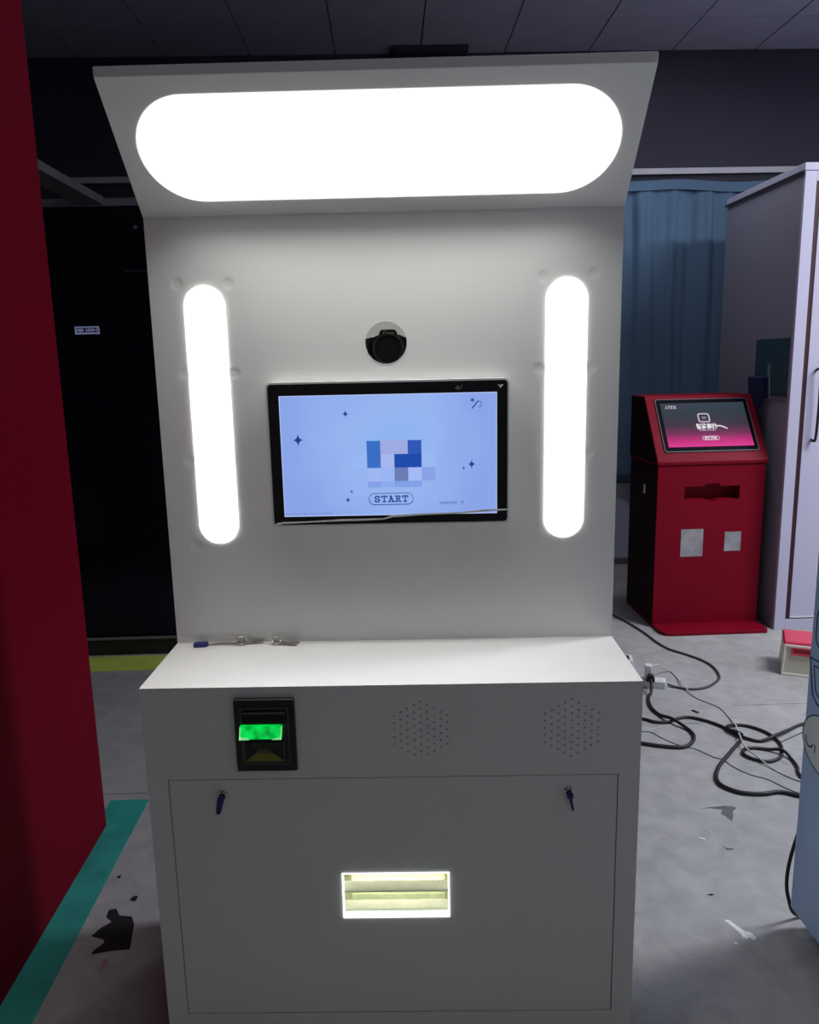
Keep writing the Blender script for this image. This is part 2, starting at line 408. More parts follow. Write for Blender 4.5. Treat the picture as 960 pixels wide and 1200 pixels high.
# pocket for the door, slot hole, speaker holes
DX0, DX1, DZ0, DZ1 = -.4462, .4462, HC-.7348, HC-.1965
g = .0022
cut(body, MB().box(DX0-g, DX1+g, -.01, .012, DZ0-g, DZ1+g))
cut(body, MB().box(-.118, .120, .005, .14, HC-.52, HC-.397))
for gx in (.0585, .3535):
    cz = HC-.0945; hm = MB()
    for ci in range(-4, 5):
        n = 9-abs(ci)
        for k in range(n):
            hm.cyl((gx+ci*.01305, -.01, cz+(k-(n-1)/2)*.01495), .0019, 'y', .07, 8)
    cut(body, hm)
bv = body.modifiers.new('bevel', 'BEVEL'); bv.width = .0012; bv.segments = 1; bv.limit_method = 'ANGLE'; bv.angle_limit = 1.2
body.modifiers.remove(bv)
build('plinth', MB().box(-HW+.02, HW-.02, .02, B-.02, 0, .03), plinth, ks)
build('worktop', MB().box(-HW, HW, 0, B, HC-.0124, HC), white, ks)
door = build('door', MB().box(DX0, DX1, .0006, .0115, DZ0, DZ1), white, ks)
cut(door, MB().box(-.1085, .1105, -.01, .03, HC-.5095, HC-.4075))
# locks in the door
for lx, lz in ((-.340, HC-.228), (.350, HC-.230)):
    lk = build('lock', MB().cyl((lx, -.003, lz), .0105, 'y', .006, 28), chrome, door, .001)
    build('lock_barrel', MB().cyl((lx, -.007, lz), .0072, 'y', .006, 24), chrome, door, .0008)
# print outlet
po = build('print_outlet', MB().ring([(-.1085, HC-.5095), (.1105, HC-.5095), (.1105, HC-.4075), (-.1085, HC-.4075)],
           [(-.1050, HC-.4975), (.1075, HC-.4975), (.1075, HC-.4085), (-.1050, HC-.4085)], XZ, -.002, .004), acry, ks, .001)
build('chute', MB().box(-.1165, .1185, .12, .13, HC-.515, HC-.400).box(-.1165, -.1135, .014, .12, HC-.515, HC-.40).box(.1155, .1185, .014, .12, HC-.515, HC-.40)
      .box(-.1135, .1155, .014, .12, HC-.516, HC-.512).box(-.1135, .1155, .014, .12, HC-.403, HC-.399), creamlit, po)
build('upper_guide', MB().box(-.092, .102, .030, .033, HC-.452, HC-.424), yellit, po)
build('paper_shelf', MB().add([(-.106, .012, HC-.4535), (.109, .012, HC-.4535), (.109, .020, HC-.4385), (-.106, .020, HC-.4385), (-.106, .012, HC-.456), (.109, .012, HC-.456), (.109, .0215, HC-.441), (-.106, .0215, HC-.441)],
      [(0, 1, 2, 3), (4, 7, 6, 5), (0, 4, 5, 1), (1, 5, 6, 2), (2, 6, 7, 3), (3, 7, 4, 0)]), creamlit, po)
build('shelf_lip', MB().box(-.106, .109, .009, .0125, HC-.4570, HC-.4545), slotline, po)
build('lower_guide', MB().box(-.092, .102, .030, .033, HC-.492, HC-.477), greenlit, po)
build('catch_tray', MB().add([(-.106, .010, HC-.497), (.109, .010, HC-.497), (.109, .022, HC-.485), (-.106, .022, HC-.485), (-.106, .010, HC-.500), (.109, .010, HC-.500), (.109, .023, HC-.488), (-.106, .023, HC-.488)],
      [(0, 1, 2, 3), (4, 7, 6, 5), (0, 4, 5, 1), (1, 5, 6, 2), (2, 6, 7, 3), (3, 7, 4, 0)]), creamlit, po)
build('tray_line', MB().box(-.106, .109, .0085, .0100, HC-.4985, HC-.4965), slotline, po)
build('light_strip', MB().box(-.10, .10, .013, .019, HC-.4045, HC-.4035).box(-.10, .10, .013, .019, HC-.4575, HC-.4565), ledstrip, po)

# upper housing
front = build('display_panel', MB().box(-HW, HW, D, D+.003, HC, ZT), panelm, ks)
cut(front, MB().cyl((0, D-.02, HC+.655), .0438, 'y', .05, 64))
add_dents(panelm, [(-.431, HC+.783), (-.325, HC+.781), (-.429, HC+.600), (-.322, HC+.598), (-.432, HC+.414), (-.323, HC+.412), (-.431, HC+.225),
                   (.328, HC+.781), (.433, HC+.786), (.321, HC+.595), (.431, HC+.594), (.327, HC+.414), (.429, HC+.414)], D)
build('rear_housing', MB().box(-HW, -HW+.002, D+.003, B, HC, ZT).box(HW-.002, HW, D+.003, B, HC, ZT).box(-HW+.002, HW-.002, B-.002, B, HC, ZT), inner, ks)
build('hole_rim', MB().ring([(.0445*math.cos(a*PI/32), HC+.655+.0445*math.sin(a*PI/32)) for a in range(64)], [(.0436*math.cos(a*PI/32), HC+.655+.0436*math.sin(a*PI/32)) for a in range(64)], XZ, D-.0006, D+.003), white, ks)
build('camera_bracket', MB().box(-.12, .12, D+.04, B-.003, HC+.588, HC+.592), inner, ks)
# header light box
prof = [(D, ZT), (HY, HZ), (HY-.0004, TOP-.003), (HY+.0035, TOP), (HY+.05, TOP), (B, ZT+.03), (B, ZT)]
hdr = build('light_header', MB().prism(prof, YZ, -HW-.001, HW+.001), white, ks, .0012)
dirv = Vector((0, HY-D, HZ-ZT)).normalized(); nrm = Vector((0, -dirv.z, dirv.y)).normalized()
if nrm.y > 0: nrm = -nrm
def onslope(p, t): return tuple(Vector((p[0], D, ZT))+dirv*p[1]+nrm*t)
build('top_lamp', MB().prism(stadium(-.4545, .4545, .0355, .2500, .1072, 20), onslope, .0003, .0022), lampm, hdr)
ll = bpy.data.lights.new('led_array', 'AREA'); ll.shape = 'RECTANGLE'; ll.size = .80; ll.size_y = .185; ll.energy = LAMP*.5; ll.color = (1, .99, .965); ll.spread = math.radians(159)
lo_ = bpy.data.objects.new('led_array', ll); COL.objects.link(lo_); lo_.parent = hdr
lo_.matrix_local = Matrix.Translation(onslope((0, .1427), .0030)) @ Matrix((Vector((1, 0, 0)), (-nrm).cross(Vector((1, 0, 0))), -nrm)).transposed().to_4x4()
for sx in (-1, 1):
    x = .3775*sx+(.0 if sx > 0 else .0005)
    build('side_lamp', MB().prism(stadium(x-.0415, x+.0415, HC+.2315, HC+.7775, .0414, 16), XZ, D-.0022, D+.0032), lamp2, ks)
# monitor
so = .03; YS = D-so
mo = build('monitor', MB().prism(stadium(-.2535, .2555, HC+.2705, HC+.5780, .010, 6), XZ, YS+.0008, D-.0003), rimm, ks, .0008)
build('bezel', MB().prism(stadium(-.2495, .2515, HC+.2745, HC+.5735, .0075, 5), XZ, YS, YS+.0016), blackgl, mo)

def screen_mat():
    m = bpy.data.materials.new('start_screen'); m.use_nodes = True; nt = m.node_tree; N = nt.nodes; L = nt.links
    b = N['Principled BSDF']; b.inputs['Specular IOR Level'].default_value = .12; b.inputs['Base Color'].default_value = (.01, .01, .01, 1); b.inputs['Roughness'].default_value = .25
    tc = N.new('ShaderNodeTexCoord')
    d = N.new('ShaderNodeVectorMath'); d.operation = 'DISTANCE'; d.inputs[1].default_value = (0, YS, HC+.44)
    no = N.new('ShaderNodeTexNoise'); no.inputs['Scale'].default_value = 9; no.inputs['Detail'].default_value = 2
    L.new(tc.outputs['Object'], d.inputs[0]); L.new(tc.outputs['Object'], no.inputs['Vector'])
    a = N.new('ShaderNodeMath'); a.operation = 'MULTIPLY_ADD'; a.inputs[1].default_value = .12; L.new(no.outputs['Fac'], a.inputs[0]); L.new(d.outputs['Value'], a.inputs[2])
    cr = N.new('ShaderNodeValToRGB'); e = cr.color_ramp.elements
    e[0].position = .05; e[0].color = lin((140, 180, 240))+(1,); e[1].position = .27; e[1].color = lin((138, 164, 232))+(1,)
    k = e.new(.16); k.color = lin((150, 180, 240))+(1,)
    L.new(a.outputs[0], cr.inputs['Fac']); L.new(cr.outputs['Color'], b.inputs['Emission Color']); b.inputs['Emission Strength'].default_value = 1.0
    return m
SX0, SX1, SZ0, SZ1 = -.2265, .2295, HC+.2925, HC+.5495
build('screen', MB().box(SX0, SX1, YS-.0006, YS, SZ0, SZ1), screen_mat(), mo)
build('screen_edge_glow', MB().ring([(SX0, SZ0), (SX1, SZ0), (SX1, SZ1), (SX0, SZ1)], [(SX0+.0013, SZ0+.0013), (SX1-.0013, SZ0+.0013), (SX1-.0013, SZ1-.0013), (SX0+.0013, SZ1-.0013)], XZ, YS-.0009, YS-.0006), emat('screen_edge', (190, 205, 245)), mo)
ink = emat('screen_ink', (30, 66, 140)); ink2 = emat('screen_ink_soft', (70, 90, 150))
def sparkle(x, z, r):
    pts = []
    for i in range(32):
        a = 2*PI*i/32; c_, s_ = math.cos(a), math.sin(a)
        pts.append((x+r*.86*abs(s_)**3.6*(1 if s_ > 0 else -1), z+r*abs(c_)**3.6*(1 if c_ > 0 else -1)))
    build('sparkle', MB().prism(pts, XZ, YS-.0010, YS-.0006), ink, mo)
for x, z, r in ((-.088, .510, .0085), (-.190, .457, .0140), (.176, .399, .0105), (.159, .391, .0045), (-.0805, .345, .0048), (-.089, .327, .0070)):
    sparkle(x, HC+z, r)
cells = [(0, 0, (56, 110, 196)), (0, 1, (56, 110, 196)), (1, 0, (158, 170, 226)), (2, 0, (158, 170, 226)), (3, 0, (44, 88, 184)), (1, 1, (166, 182, 238)), (2, 1, (28, 74, 172)), (3, 1, (28, 74, 172)),
         (0, 2, (160, 182, 242)), (1, 2, (154, 180, 242)), (2, 2, (108, 124, 180)), (3, 2, (164, 186, 246)), (-1, 1, (150, 184, 242)), (4, 1, (152, 184, 242)), (4, 2, (138, 162, 228)),
         (0, 3, (130, 160, 230)), (1, 3, (140, 170, 236)), (2, 3, (126, 160, 228)), (3, 3, (130, 160, 230))]
cm = {}
for i, j, c in cells:
    if c not in cm: cm[c] = emat('mosaic_colour', c)
    s = .0289; x = -.0455+i*s; z = HC+.4525-j*s; h = s if j < 3 else s*.45
    build('mosaic_block', MB().box(x, x+s, YS-.0009, YS-.0006, z-h, z), cm[c], mo)  # censoring mosaic over a logo, rebuilt as glowing colour blocks
# START button
build('start_button', MB().ring(stadium(-.0445, .0510, HC+.3145, HC+.3405, .0125, 8), stadium(-.0433, .0498, HC+.3163, HC+.3392, .0113, 8), XZ, YS-.0011, YS-.0006), ink, mo)
def strokes(polys, wd, tx):
    mb = MB()
    for pl in polys:
        for (a, b_) in zip(pl, pl[1:]):
            A = Vector(a); Bv = Vector(b_); d = (Bv-A).normalized()*wd*.5; n = Vector((-d.y, d.x))
            q = [A-d-n, Bv+d-n, Bv+d+n, A-d+n]; mb.prism([tuple(p) for p in q], tx, YS-.0011, YS-.0006)
    return mb
LT = {'S': ([(.9, .95), (.9, .75)], [(.88, .82), (.6, 1), (.3, 1), (.08, .8), (.2, .58), (.75, .42), (.95, .2), (.7, 0), (.35, 0), (.1, .2)], [(.08, .05), (.08, .28)]),
      'T': ([(0, .78), (0, 1), (1, 1), (1, .78)], [(.5, 1), (.5, 0)], [(.25, 0), (.75, 0)]),
      'A': ([(.12, 0), (.48, 1), (.9, 0)], [(.28, .36), (.74, .36)], [(-.05, 0), (.3, 0)], [(.68, 0), (1.08, 0)], [(.25, 1), (.5, 1)]),
      'R': ([(.2, 0), (.2, 1)], [(0, 1), (.65, 1), (.88, .78), (.65, .52), (.2, .52)], [(.5, .52), (.82, .03), (1.05, 0)], [(0, 0), (.42, 0)])}
px_ = -.0315
for i, ch in enumerate('START'):
    wL = .0108; hL = .0118
    pol = [[(px_+p[0]*wL, HC+.3217+p[1]*hL) for p in pl] for pl in LT[ch]]
    build('letter', strokes(pol, .0026, XZ), ink, mo); px_ += .0149
lettering('caption', 'inserted   4', ink2, mo, (.1325, YS-.0009, HC+.3175), .0115, width=.050)
lettering('caption', 'photo studio  all rights reserved  service hotline', ink2, mo, (SX0+.003, YS-.0009, HC+.2985), .0040, align='LEFT', width=.100)
for k, pl in enumerate(([(.176, .536), (.181, .531)], [(.181, .536), (.176, .532)], [(.178, .517), (.190, .531)], [(.190, .531), (.196, .530), (.198, .523), (.193, .519)])):
    build('corner_mark', strokes([[(a, HC+b_) for a, b_ in pl]], .0012 if k > 2 else .0024, XZ), ink, mo)
# loose protective film along the lower edge and crinkled at the corners
fp = [(-.246, .2755), (-.230, .2785), (-.179, .2805), (-.105, .2825), (-.050, .2830), (-.013, .2845), (.005, .2890), (.079, .2930), (.152, .2945), (.20, .2975), (.2505, .3000)]
up = [(x, HC+z+.0026+.0012*math.sin(i*2.3)) for i, (x, z) in enumerate(fp)]; lo = [(x, HC+z-.0012) for x, z in fp]
build('film_edge', MB().prism(up+lo[::-1], XZ, YS-.0030, YS-.0022), film, mo)
for (x, z, pts) in ((.150, .561, [(-.008, -.003), (-.002, .004), (.002, -.001), (.009, .006), (.004, -.004), (-.001, -.006)]), (.236, .5615, [(-.006, .002), (.007, .003), (.000, -.005), (-.001, 0)])):
    build('film_crinkle', MB().prism([(x+a, HC+z+b_) for a, b_ in pts], XZ, YS-.0008, YS-.0001), greyline if x < .2 else film, mo)
build('status_light', MB().cyl((-.2385, YS-.0004, HC+.531), .0012, 'y', .0006, 10), greyline, mo)

# bill acceptor
ba = build('bill_acceptor', MB().box(-.3045, -.1865, -.012, .0, HC-.1715, HC-.0215), blackpl, ks, .0015)
bx0, bx1, bz0, bz1 = -.2925, -.1985, HC-.157, HC-.038
build('raised_frame', MB().ring(stadium(bx0, bx1, bz0, bz1, .005, 4), stadium(bx0+.0018, bx1-.0018, bz0+.0018, bz1-.0018, .0035, 4), XZ, -.0135, -.012), greyline, ba)
build('hood', MB().box(-.288, -.203, -.020, -.012, HC-.068, HC-.046), blackmat, ba, .003)
build('green_lens', MB().prism([(-.2945, HC-.0990), (-.2130, HC-.0990), (-.2105, HC-.0725), (-.2925, HC-.0725)], XZ, -.022, -.012), greenled, ba, .001)
for q in ([(-.2950, HC-.0995), (-.2920, HC-.0995), (-.2905, HC-.0745), (-.2925, HC-.0725)], [(-.2145, HC-.0990), (-.2120, HC-.0990), (-.2095, HC-.0700), (-.2120, HC-.0740)],
          [(-.2950, HC-.1000), (-.2750, HC-.1000), (-.2780, HC-.0960), (-.2940, HC-.0930)], [(-.2320, HC-.1000), (-.2130, HC-.1000), (-.2130, HC-.0950), (-.2220, HC-.0965)]):
    build('lens_rim', MB().prism(q, XZ, -.0226, -.0220), greenled2, ba)
build('note_tray', MB().ring([(-.2885, HC-.152), (-.2095, HC-.152), (-.2085, HC-.108), (-.2890, HC-.108)], [(-.2865, HC-.150), (-.2115, HC-.150), (-.2105, HC-.108), (-.2870, HC-.108)], XZ, -.0145, -.012), greyline, ba)
steps = 6
for k in range(steps):
    a = k/steps; z0 = HC-.1495+k*.0040; x0 = -.2855+k*.0045; x1 = -.2125-k*.0045
    build('arrow_step', MB().prism([(x0, z0), (x1, z0), (x1-.0038, z0+.0034), (x0+.0038, z0+.0034)], XZ, -.0130, -.012), gold if k < 4 else goldd, ba)
lettering('acceptor_text', 'INSERT', goldd, ba, (-.249, -.0128, HC-.1270), .0085, width=.030)
lettering('acceptor_text', 'FACE UP BILL', goldd, ba, (-.249, -.0128, HC-.1190), .0050, width=.036)
lettering('acceptor_text', 'INSERT BILLS ONE AT A TIME', goldd, ba, (-.249, -.0128, HC-.1140), .0050, width=.054)

# ------------------------------------------------------------------ camera behind the round hole
def kiosk_pt(x, y, z):
    c, s = math.cos(-.039), math.sin(-.039); return (-.0109+c*x-s*y, 1.4391+s*x+c*y, z)
cy0 = D+.052
cm_ = thing('camera', 'black camera looking out through the round hole above the screen', 'camera', kiosk_pt(.004, cy0, HC+.592), -.039)
zb = 0.0
build('camera_body', MB().prism([(-.064, 0), (.064, 0), (.066, .060), (.060, .072), (.036, .075), (.022, .081), (-.022, .081), (-.034, .076), (-.040, .076), (-.044, .074), (-.062, .073), (-.066, .055)], XZ, 0, .045), blackpl, cm_, .003)
build('prism_hump', MB().prism([(-.024, .068), (.024, .068), (.0165, .0885), (.0125, .0912), (-.0145, .0912), (-.0185, .0885)], XZ, -.012, .035), blackpl, cm_, .0015)
build('grip', MB().prism([(-.066, .002), (-.040, .002), (-.038, .066), (-.046, .071), (-.064, .070)], XZ, -.018, .002), blackpl, cm_, .006)
ln = build('lens', MB().cyl((0, -.046, .050), .0325, 'y', .048, 48), lensm, cm_, .002)
build('focus_ring', MB().ring([(.0318*math.cos(a*PI/24), .050+.0318*math.sin(a*PI/24)) for a in range(48)], [(.0285*math.cos(a*PI/24), .050+.0285*math.sin(a*PI/24)) for a in range(48)], XZ, -.0478, -.044), blackpl, ln)
build('front_element', MB().cyl((0, -.0466, .050), .0235, 'y', .002, 40), lensm, ln)
lettering('camera_logo', 'Canon', mat('camera_lettering', (.60, .60, .61), .5, var=0), cm_, (0, -.0124, .0838), .0100, offset=.0003, width=.0235)

# ------------------------------------------------------------------ keys
def key_mb(length, head, teeth=4, th=.003, z=0.0):
    """flat key lying along +x, head at the origin"""
    hd = MB().ring([(head*math.cos(a*PI/10), head*.85*math.sin(a*PI/10)) for a in range(20)], [(head*.35*math.cos(a*PI/10)-head*.3, head*.30*math.sin(a*PI/10)) for a in range(20)], XY, z, z+th)
    pr = [(head*.9, -.0028)]
    for k in range(teeth):
        u = head*.9+(length-head)*(.25+.7*k/teeth); pr += [(u, -.0028), (u+.0012, -.0012), (u+.0028, -.0028)]
    pr += [(length-.002, -.0028), (length, 0), (length-.002, .0042), (head*.9, .0042)]
    pr = [(a, b_*1.25) for a, b_ in pr]
    return hd, MB().prism(pr, XY, z+.0003, z+th-.0003)
def on_top(x, y, dz=0): return kiosk_pt(x, y, HC+dz)
k1 = thing('blue_key', 'key with thick blue plastic head lying at the left back of the worktop', 'key', on_top(-.430, .231), .12)
build('key_head', MB().prism(stadium(-.017, .016, -.0105, .0105, .006, 4), XY, .0004, .0075), bluepl, k1, .0015)
build('key_blade', key_mb(.046, .012)[1], keymetal, k1)
def key_ring(name, label, loc, rz, a1, a2, tilt):
    t_ = thing(name, label, 'keys', loc, rz, 'silver keys on the worktop'); t_.scale = (1.12, 1.12, 1.12)
    build('ring', MB().torus((0, 0, .008), .0085, .0009, Matrix.Rotation(tilt, 3, 'X') @ Matrix.Rotation(.3, 3, 'Y')), chrome, t_, smooth=True)
    for i, a in enumerate((a1, a2)):
        h_, bl = key_mb(.046, .009, z=.0004+.0022*i)
        kk = build('key', h_, keymetal, t_); kk.rotation_euler = (0, 0, a)
        kb = build('key_blade', bl, keymetal, kk)
    return t_
key_ring('key_pair', 'two silver keys spread apart on a ring, between the blue key and small bunch', on_top(-.342, .236), 0, PI-.12, .13, 1.1)
key_ring('key_bunch', 'rightmost silver keys on the worktop, bunched with both blades pointing right', on_top(-.262, .236), 0, -.02, -.32, .6)
# keys hanging in the door locks
def lock_key(label, loc, ang, sidew):
    t_ = thing('lock_key', label, 'key', loc, -.039, 'keys hanging in the kiosk door locks')
    build('key_blade', MB().box(-.0018, .0018, -.004, .002, -.003, .003), chrome, t_)
    kh = build('key_head', MB().prism([(-.0055, .006), (.0055, .006), (.0065, -.006), (.0050, -.028), (.003, -.0335), (-.003, -.0335), (-.0050, -.028), (-.0065, -.006)], XZ, -.0115, -.0045), bluepl, t_, .0016)
    kh.rotation_euler = (0, ang, 0); kh.scale = (sidew, 1, 1)
    cp = build('key_collar', MB().cyl((0, -.0125, 0), .0068, 'y', .0085, 16), bluepl, t_, .001)
    return t_
lock_key('blue-headed key hanging from the left lock of the kiosk door', kiosk_pt(-.341, -.0065, HC-.229), .22, 1.0)
lock_key('blue-headed key hanging from the right lock of the kiosk door', kiosk_pt(.350, -.0065, HC-.231), -.20, .5)

# ------------------------------------------------------------------ small red kiosk
rk = thing('red_kiosk', 'small red self-service kiosk with a pink lit screen behind the cables', 'kiosk', (1.415, 4.085, 0), .015)
WK = .578; yb = .45
rbody = build('kiosk_body', MB().prism([(0, .02), (0, .893), (yb, .893), (yb, .02)], YZ, 0, WK), redk, rk)
cut(rbody, MB().prism([(.146, .704), (.265, .704), (.28, .694), (.31, .694), (.325, .704), (.444, .704), (.444, .776), (.34, .776), (.33, .790), (.26, .790), (.25, .776), (.146, .776)], XZ, -.05, .07))
build('upper_head', MB().prism([(-.010, .894), (-.010, .912), (.235, 1.244), (yb, 1.244), (yb, .894)], YZ, -.008, WK+.010), redk, rk, .004)
build('foot_plate', MB().prism([(.0, .45), (WK, .45), (WK, -.13), (WK-.010, -.150), (.05, -.150), (.018, -.140), (.004, -.112), (.0, -.07)], XY, .0, .020), redk, rk, .003)
sl = Vector((0, .245, .332)).normalized(); sn = Vector((0, -sl.z, sl.y))
def onk(p, t): return tuple(Vector((p[0], -.010, .912))+sl*p[1]+sn*t)
build('side_shade_sheet', MB().box(-.0025, -.0002, .012, yb-.01, .03, .885), redside, rk)  # thin sheets added to darken the left side without relying on light
build('side_shade_sheet', MB().prism([(.0, .905), (.235, 1.234), (yb-.01, 1.234), (yb-.01, .905)], YZ, -.0105, -.0084), redside, rk)
ms = build('touch_monitor', MB().prism(stadium(.040, .548, .055, .385, .012, 4), onk, .0003, .008), frameg, rk, .001)
build('bezel', MB().prism(stadium(.044, .544, .059, .381, .010, 4), onk, .0075, .009), blackgl, ms)
def red_screen():
    m = bpy.data.materials.new('pink_screen'); m.use_nodes = True; nt = m.node_tree; N = nt.nodes; L = nt.links
    b = N['Principled BSDF']; b.inputs['Specular IOR Level'].default_value = .12; b.inputs['Base Color'].default_value = (.01, .01, .01, 1); b.inputs['Roughness'].default_value = .2
    tc = N.new('ShaderNodeTexCoord'); sp = N.new('ShaderNodeSeparateXYZ'); L.new(tc.outputs['Object'], sp.inputs[0])
    mr = N.new('ShaderNodeMapRange'); mr.inputs['From Min'].default_value = .98; mr.inputs['From Max'].default_value = 1.20; L.new(sp.outputs['Z'], mr.inputs['Value'])
    cr = N.new('ShaderNodeValToRGB'); e = cr.color_ramp.elements
    e[0].position = 0; e[0].color = lin((222, 52, 146))+(1,); e[1].position = 1; e[1].color = lin((50, 62, 72))+(1,)
    for p, c in ((.15, (190, 40, 120)), (.32, (112, 42, 84)), (.5, (62, 48, 66)), (.75, (48, 56, 66))):
        k = e.new(p); k.color = lin(c)+(1,)
    L.new(mr.outputs['Result'], cr.inputs['Fac']); L.new(cr.outputs['Color'], b.inputs['Emission Color']); b.inputs['Emission Strength'].default_value = 1
    return m
build('screen', MB().prism([(.064, .083), (.524, .083), (.524, .357), (.064, .357)], onk, .0088, .0095), red_screen(), ms)
wht = emat('screen_white', (225, 220, 225)); lil = emat('screen_lilac', (200, 180, 205))
slrot = (math.atan2(sl.z, sl.y), 0, 0)
def ktext(name, t_, x, v, size, m, wdt, off=0.): lettering(name, t_, m, ms, onk((x, v), .0100), size, rot=slrot, offset=off, width=wdt)
ktext('screen_caption', '人像模式', .118, .330, .022, lil, .062, .0006)
ktext('screen_title', '智能高拍', .292, .205, .036, wht, .112, .0014)
ktext('screen_subtitle', 'TAKE START', .292, .183, .012, lil, .092, .0002)
ktext('button_text', '触摸开始', .300, .134, .020, wht, .066, .0006)
build('button_outline', MB().ring(stadium(.254, .348, .121, .147, .0128, 6), stadium(.2575, .3445, .1245, .1435, .0093, 6), onk, .0095, .0102), lil, ms)
build('screen_icon', MB().ring(stadium(.255, .320, .232, .290, .014, 5), stadium(.262, .313, .239, .283, .009, 5), onk, .0095, .0102), lil, ms)
build('icon_dot', MB().prism(stadium(.276, .300, .252, .270, .007, 4), onk, .0095, .0102), emat('icon_grey', (120, 110, 130)), ms)
sw = [(.345, .204), (.365, .206), (.385, .197), (.402, .188), (.405, .192), (.388, .204), (.366, .213), (.345, .212)]
build('title_swash', MB().prism(sw, onk, .0095, .0102), wht, ms)
build('inlet_plate', MB().box(.136, .258, -.003, .0, .394, .545), greyplate, rk, .001)
build('inlet_plate', MB().box(.375, .465, -.003, .0, .419, .525), greyplate, rk, .001)
build('side_latch', MB().box(-.006, .0, .18, .205, .715, .765), whitepl, rk, .002)
for yy, zz in ((.06, .83), (.06, .30)):
    build('side_screw', MB().cyl((-.003, yy, zz), .008, 'x', .003, 10), ventm, rk)

# ------------------------------------------------------------------ white booth at the right
wbt = thing('white_booth', 'tall lilac-white booth cabinet with a door, right of the small red kiosk', 'booth', (2.044, 3.991, 0))
BH = 2.362
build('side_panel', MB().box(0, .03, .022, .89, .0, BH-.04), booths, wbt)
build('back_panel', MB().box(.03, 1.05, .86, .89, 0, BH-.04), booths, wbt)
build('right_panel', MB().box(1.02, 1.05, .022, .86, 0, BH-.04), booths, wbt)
build('roof', MB().box(-.004, 1.054, -.002, .895, BH-.036, BH), boothw, wbt, .002)
build('roof_trim', MB().box(-.010, -.0045, -.002, .90, BH-.044, BH-.034), ventm, wbt)
build('front_frame', MB().box(0, .058, 0, .021, .0, BH-.038).box(.058, 1.05, 0, .021, 0, .058).box(.058, 1.05, 0, .021, BH-.085, BH-.038).box(1.0, 1.05, 0, .021, .058, BH-.085), boothw, wbt, .0015)
build('door_seal', MB().ring([(.0585, .0585), (.999, .0585), (.999, BH-.0855), (.0585, BH-.0855)], [(.080, .064), (.985, .064), (.985, BH-.098), (.080, BH-.098)], XZ, .004, .02), redgap, wbt)
dr = build('door', MB().box(.0805, .984, .0, .02, .0645, BH-.0985), boothw, wbt, .0015)
build('door_edge', MB().box(.0810, .983, -.0022, -.0002, .0655, .0735), whitepl, dr)
hb = build('door_handle', MB().tube(spline([(.125, -.002, 1.374), (.122, -.03, 1.380), (.128, -.038, 1.36), (.132, -.038, 1.20), (.128, -.038, 1.04), (.122, -.03, 1.018), (.125, -.002, 1.022)], 5), .007, 8), blackpl, dr, smooth=True)
wn = build('side_window', MB().box(-.004, 0, .035, .400, 1.250, 1.537), mat('teal_side_window', (.035, .075, .095), .25, var=.1), wbt, .001)
build('window_sill', MB().box(-.010, -.0042, .033, .23, 1.241, 1.250), ventm, wbt)
build('metal_strip', MB().prism([(.195, 1.225), (.255, 1.225), (.238, 1.40), (.226, 1.41)], YZ, -.012, -.0045), alu, wbt, .002)
tag(build('blue_pouch', MB().prism([(.02, .0), (.09, .0), (.13, .06), (.15, .165), (-.01, .165), (-.01, .06)], lambda p, t: (2.017-t, 4.235+p[0], 1.175+p[1]), -.0115, .020), mat('dark_blue_cloth', (.006, .012, .075), .8, var=.1), None, .008),
    'dark blue tapered pouch hanging on the booth side by the dark window', 'pouch')

# ------------------------------------------------------------------ plastic step stool
ss = thing('step_stool', 'small cream plastic step stool with red top before the white booth', 'stool', (1.785, 3.40, 0), -.42)
def taper(x0, x1, y0, y1, z0, z1, i):
    return MB().add([(x0, y0, z0), (x1, y0, z0), (x1, y1, z0), (x0, y1, z0), (x0+i, y0+i, z1), (x1-i, y0+i, z1), (x1-i, y1-i, z1), (x0+i, y1-i, z1)],
                    [(0, 3, 2, 1), (4, 5, 6, 7), (0, 1, 5, 4), (1, 2, 6, 5), (2, 3, 7, 6), (3, 0, 4, 7)])
sb_ = build('stool_body', taper(0, .30, 0, .20, 0, .142, .010), cream, ss, .010, seg=3)
tp = build('stool_top', taper(.006, .294, .006, .194, .1425, .160, .006), redp, ss, .004)
build('front_rim', MB().ring([(.002, .0), (.298, .0), (.290, .146), (.010, .146)], [(.012, .011), (.288, .011), (.281, .134), (.019, .134)], lambda p, t: (p[0], t+.07*p[1], p[1]), -.006, -.0003), creamd, ss, .002)
build('handle_frame', MB().ring([(.040, .098), (.26, .098), (.26, .136), (.040, .136)], [(.048, .106), (.252, .106), (.252, .128), (.048, .128)], lambda p, t: (p[0], t+.07*p[1], p[1]), -.007, -.0010), redp, ss, .001)
build('handle_slot', MB().box(.048, .252, -.002+.008, .0095, .106, .128), dredp, ss)

# ------------------------------------------------------------------ pale blue machine at the right edge
bm_ = thing('blue_machine', 'pale blue machine with dark line drawings cut off by the right edge', 'machine', (1.006, 1.788, 0))
build('machine_body', MB().prism(stadium(0, .62, -.72, 0, .012, 3), XY, .062, 1.55), bluem, bm_)
def FP(p, t): return (-t, p[0]-1.788, p[1])
def outline(name, pts, wd, m=navyline):
    mb = MB()
    for a, b_ in zip(pts, pts[1:]):
        A = Vector(a); Bv = Vector(b_)
        if (Bv-A).length < 1e-5: continue
        d = (Bv-A).normalized()*wd*.5; n = Vector((-d.y, d.x))
        mb.prism([tuple(A-d-n), tuple(Bv+d-n), tuple(Bv+d+n), tuple(A-d+n)], FP, .0002, .0010)
    return build(name, mb, m, bm_)
def rr_(y0, y1, z0, z1, r): return [(a, b_) for a, b_ in stadium(y0, y1, z0, z1, r, 4)]
q = rr_(1.50, 1.762, .775, .880, .03); outline('panel_drawing', q+[q[0]], .0035)
